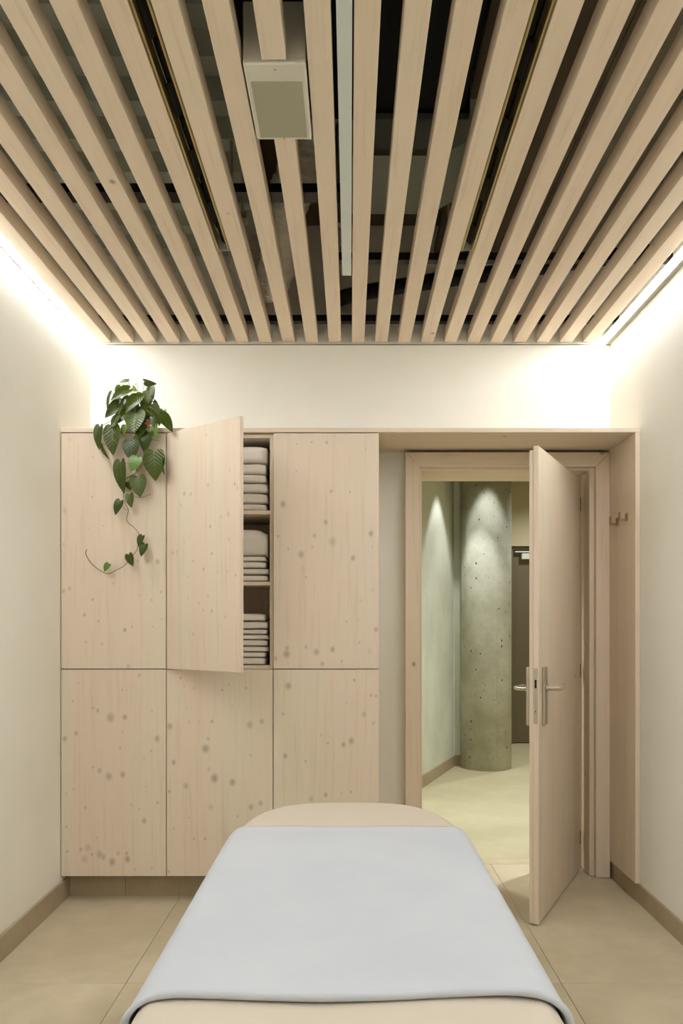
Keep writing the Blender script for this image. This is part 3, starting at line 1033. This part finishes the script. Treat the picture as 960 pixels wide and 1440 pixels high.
for i, (bx_, by_, tx_, ty_, wd, Y, tilt, roll, yg) in enumerate(LV):
    if ty_ > 490:
        Y = min(Y, 3.566)
    a, t_ = A(bx_, by_, Y), A(tx_, ty_, Y)
    dvec = t_ - a
    Lp = dvec.length
    L = (dvec / Lp * math.cos(tilt) + Vector((0, -1, 0)) * math.sin(tilt)).normalized()
    length = Lp / math.cos(tilt)
    N0 = Vector((0, -1, 0)); N0 = (N0 - L * N0.dot(L)).normalized()
    W0 = L.cross(N0).normalized()
    Nn = (N0 * math.cos(roll) + W0 * math.sin(roll)).normalized()
    Wd = L.cross(Nn).normalized()
    width = wd / 6 / F * Y / max(math.cos(roll), .45)
    o = bpy.data.objects.new('leaf', LM_Y if yg else LM_D)
    C.objects.link(o)
    o.parent = plant
    m = Matrix((Wd * width, L * length, Nn * length)).transposed().to_4x4()
    # keep it facing the viewer
    if Nn.y > 0:
        m = Matrix((-Wd * width, L * length, -Nn * length)).transposed().to_4x4()
    m.translation = a - PO
    o.matrix_local = m
    # petiole
    if by_ < 620:
        end = hub + Vector(((bx_ - 500) / 500 * .06, -.10 * (by_ > 350), -.02))
        mid = (a + end) / 2 + Vector((0, -.01, .025))
        way = [end, mid, a] if a.z > 2.16 else [end, Vector(((a.x + end.x) / 2, 3.585, 2.165)), Vector((a.x, min(a.y, 3.575), max(a.z, 2.12))), a]
        tube(stem, [q - PO for q in smooth_path(way, 4)], .0014, 6)
def vine(pts, r=.0016):
    tube(stem, [q - PO for q in smooth_path(pts, 5)], r, 6)
vine([hub + Vector((0, -.04, 0)), Vector((-.99, 3.61, 2.19)), Vector((-.992, 3.575, 2.14)), A(455, 560, 3.575), A(475, 640, 3.577), A(520, 790, 3.575), A(555, 860, 3.575), A(460, 925, 3.575), A(440, 1040, 3.577),
      A(452, 1120, 3.575), A(482, 1182, 3.575), A(470, 1275, 3.575), A(540, 1340, 3.575), A(573, 1400, 3.575), A(556, 1515, 3.575), A(520, 1565, 3.575),
      A(450, 1650, 3.575), A(380, 1690, 3.575), A(300, 1720, 3.575), A(185, 1647, 3.575), A(125, 1560, 3.575), A(131, 1515, 3.575)])
vine([A(540, 1070, 3.575), A(590, 1078, 3.572), A(672, 1048, 3.57)], .0011)
vine([A(500, 790, 3.575), A(470, 790, 3.57), A(418, 785, 3.565)], .0011)
vine([A(555, 860, 3.575), A(620, 780, 3.565), A(702, 700, 3.552)], .0012)
vine([A(620, 560, 3.59), A(690, 590, 3.575), A(740, 600, 3.57)], .001)
vine([A(455, 560, 3.58), A(300, 630, 3.575), A(258, 625, 3.57)], .001)
vine([A(455, 560, 3.58), A(400, 520, 3.575), A(352, 492, 3.565)], .001)
vine([A(460, 925, 3.575), A(520, 890, 3.565), A(565, 905, 3.556)], .0011)
vine([A(482, 1182, 3.575), A(450, 1170, 3.572), A(414, 1110, 3.563)], .001)
obj('stem', stem, M_STEM, plant)

# ------------------------------------------------------------------ corridor beyond the door
cf = box('floor_corridor', -.9, 3.2, 4.2715, 8.75, -.06, 0, M_CFLOOR)
tag(cf, 'pale polished stone floor of the corridor beyond the door', 'floor', kind='structure')
cc = box('ceiling_corridor', -.9, 3.2, 4.262, 8.75, 2.75, 2.85, M_CORRB)
tag(cc, 'plain corridor ceiling beyond the door', 'ceiling', kind='structure')
P0, P1, P2 = Vector((-.19, 4.262)), Vector((.922, 7.115)), Vector((1.36, 7.135))
bm = bmesh.new()
prism(bm, [(P0.x, P0.y), (P1.x, P1.y), (P2.x, P2.y), (P2.x, 8.40), (P1.x - .3, 8.40), (P0.x - .3, 4.262)], 0, 2.75, 'Z')
cw = obj('wall_corridor_left', bm, M_CORR)
tag(cw, 'mottled pale plaster corridor wall washed by a downlight', 'wall', kind='structure')
bm = bmesh.new()
dv = (P1 - P0).normalized(); nv = Vector((dv.y, -dv.x)) * .014
ql = [(P0.x + .02, P0.y + .05), (P1.x, P1.y), (P2.x, P2.y), (P2.x, P2.y - .014), (P1.x + .010, P1.y - .014), (P0.x + .02 + nv.x, P0.y + .05 + nv.y)]
prism(bm, ql, 0, .093, 'Z')
o = obj('baseboard_corridor', bm, M_BASE)
tag(o, 'taupe stone baseboard of the corridor wall', 'baseboard', kind='structure')
YE2 = 8.386
DX0 = 1.684
bm = bmesh.new()
bx(bm, P2.x, DX0, YE2, 8.75, 0, 2.75)
bx(bm, DX0, DX0 + .95, YE2, 8.75, 2.08, 2.75)
bx(bm, DX0 + .95, 3.2, YE2, 8.75, 0, 2.75)
o = obj('wall_corridor_back', bm, M_CORRB)
tag(o, 'beige end wall of the corridor beside the column', 'wall', kind='structure')
o = box('wall_corridor_right', 2.9, 3.2, 4.262, YE2, 0, 2.75, M_CORRB)
tag(o, 'beige corridor wall hidden behind the open door', 'wall', kind='structure')
d2 = thing('door_2', 'dark taupe door at the far end of the corridor', 'door', (DX0, 8.47, 0), kind='structure')
box('leaf', .034, .916, 0, .045, .008, 2.045, M_DDOOR, d2, .002, 1)
box('frame', .0005, .033, -.05, .06, .002, 2.079, M_DDOOR, d2, .002, 1)
box('frame', .917, .949, -.05, .06, .002, 2.079, M_DDOOR, d2, .002, 1)
box('frame_head', .0335, .9165, -.05, .06, 2.0465, 2.079, M_DDOOR, d2, .002, 1)
cl = box('door_closer', .12, .42, -.062, -.0005, 1.945, 2.005, M_WHITE, d2, .004, 2)
box('closer_arm', .05, .40, -.052, -.03, 2.016, 2.03, M_TRACK, cl, .001, 1)
co = thing('column', 'round raw concrete column with air holes in the corridor', 'column', (1.196, 7.055, 0), kind='structure')
bm = bmesh.new()
lathe(bm, [(.0, .0005), (.222, .0005), (.222, 2.749), (0, 2.749)], 0, 0, 96)
obj('shaft', bm, M_CONC, co)
bm = bmesh.new()
for ang, z0, z1 in ((-1.30, .0006, 2.748),):
    x, yy = .222 * math.cos(ang), .222 * math.sin(ang)
    tube(bm, [(x, yy, z0), (x, yy, z1)], .0022, 6)
obj('formwork_seam', bm, M_CONC, co)

# corridor downlights
def downlight(x, y, z, power, size, blend, label, aim=(0, 0, -1)):
    t = thing('downlight', label, 'downlight', (x, y, z - .012), group='corridor ceiling downlights')
    bm = bmesh.new()
    lathe(bm, [(.032, .0115), (.032, .002), (.046, 0), (.048, .0115)], 0, 0, 24)
    obj('ring', bm, M_WHITE, t)
    L = bpy.data.lights.new('downlight_lamp', 'SPOT')
    L.energy = power
    L.color = SPOT_COL
    L.spot_size = math.radians(size)
    L.spot_blend = blend
    L.shadow_soft_size = .02
    lo = bpy.data.objects.new('lamp', L)
    C.objects.link(lo)
    lo.parent = t
    lo.location = (0, 0, -.004)
    lo.rotation_euler = Vector(aim).to_track_quat('-Z', 'Y').to_euler()
downlight(1.15, 6.63, 2.75, 16, 66, .5, 'small white downlight in front of the concrete column')
downlight(.955, 6.5, 2.75, 42, 62, .35, 'small white downlight beside the corridor wall')
downlight(.10, 4.62, 2.75, 108, 64, .8, 'small white downlight just outside the doorway', (.62, -.2, -2.75))
downlight(1.9, 4.9, 2.75, 220, 150, 1.0, 'added unseen downlight behind the open door for general corridor fill')  # added lamp out of view, lifts the overall corridor brightness
downlight(2.1, 7.6, 2.75, 75, 150, 1.0, 'added unseen downlight near the dark corridor door to brighten the end wall')  # added lamp out of view, brightens the far corridor wall
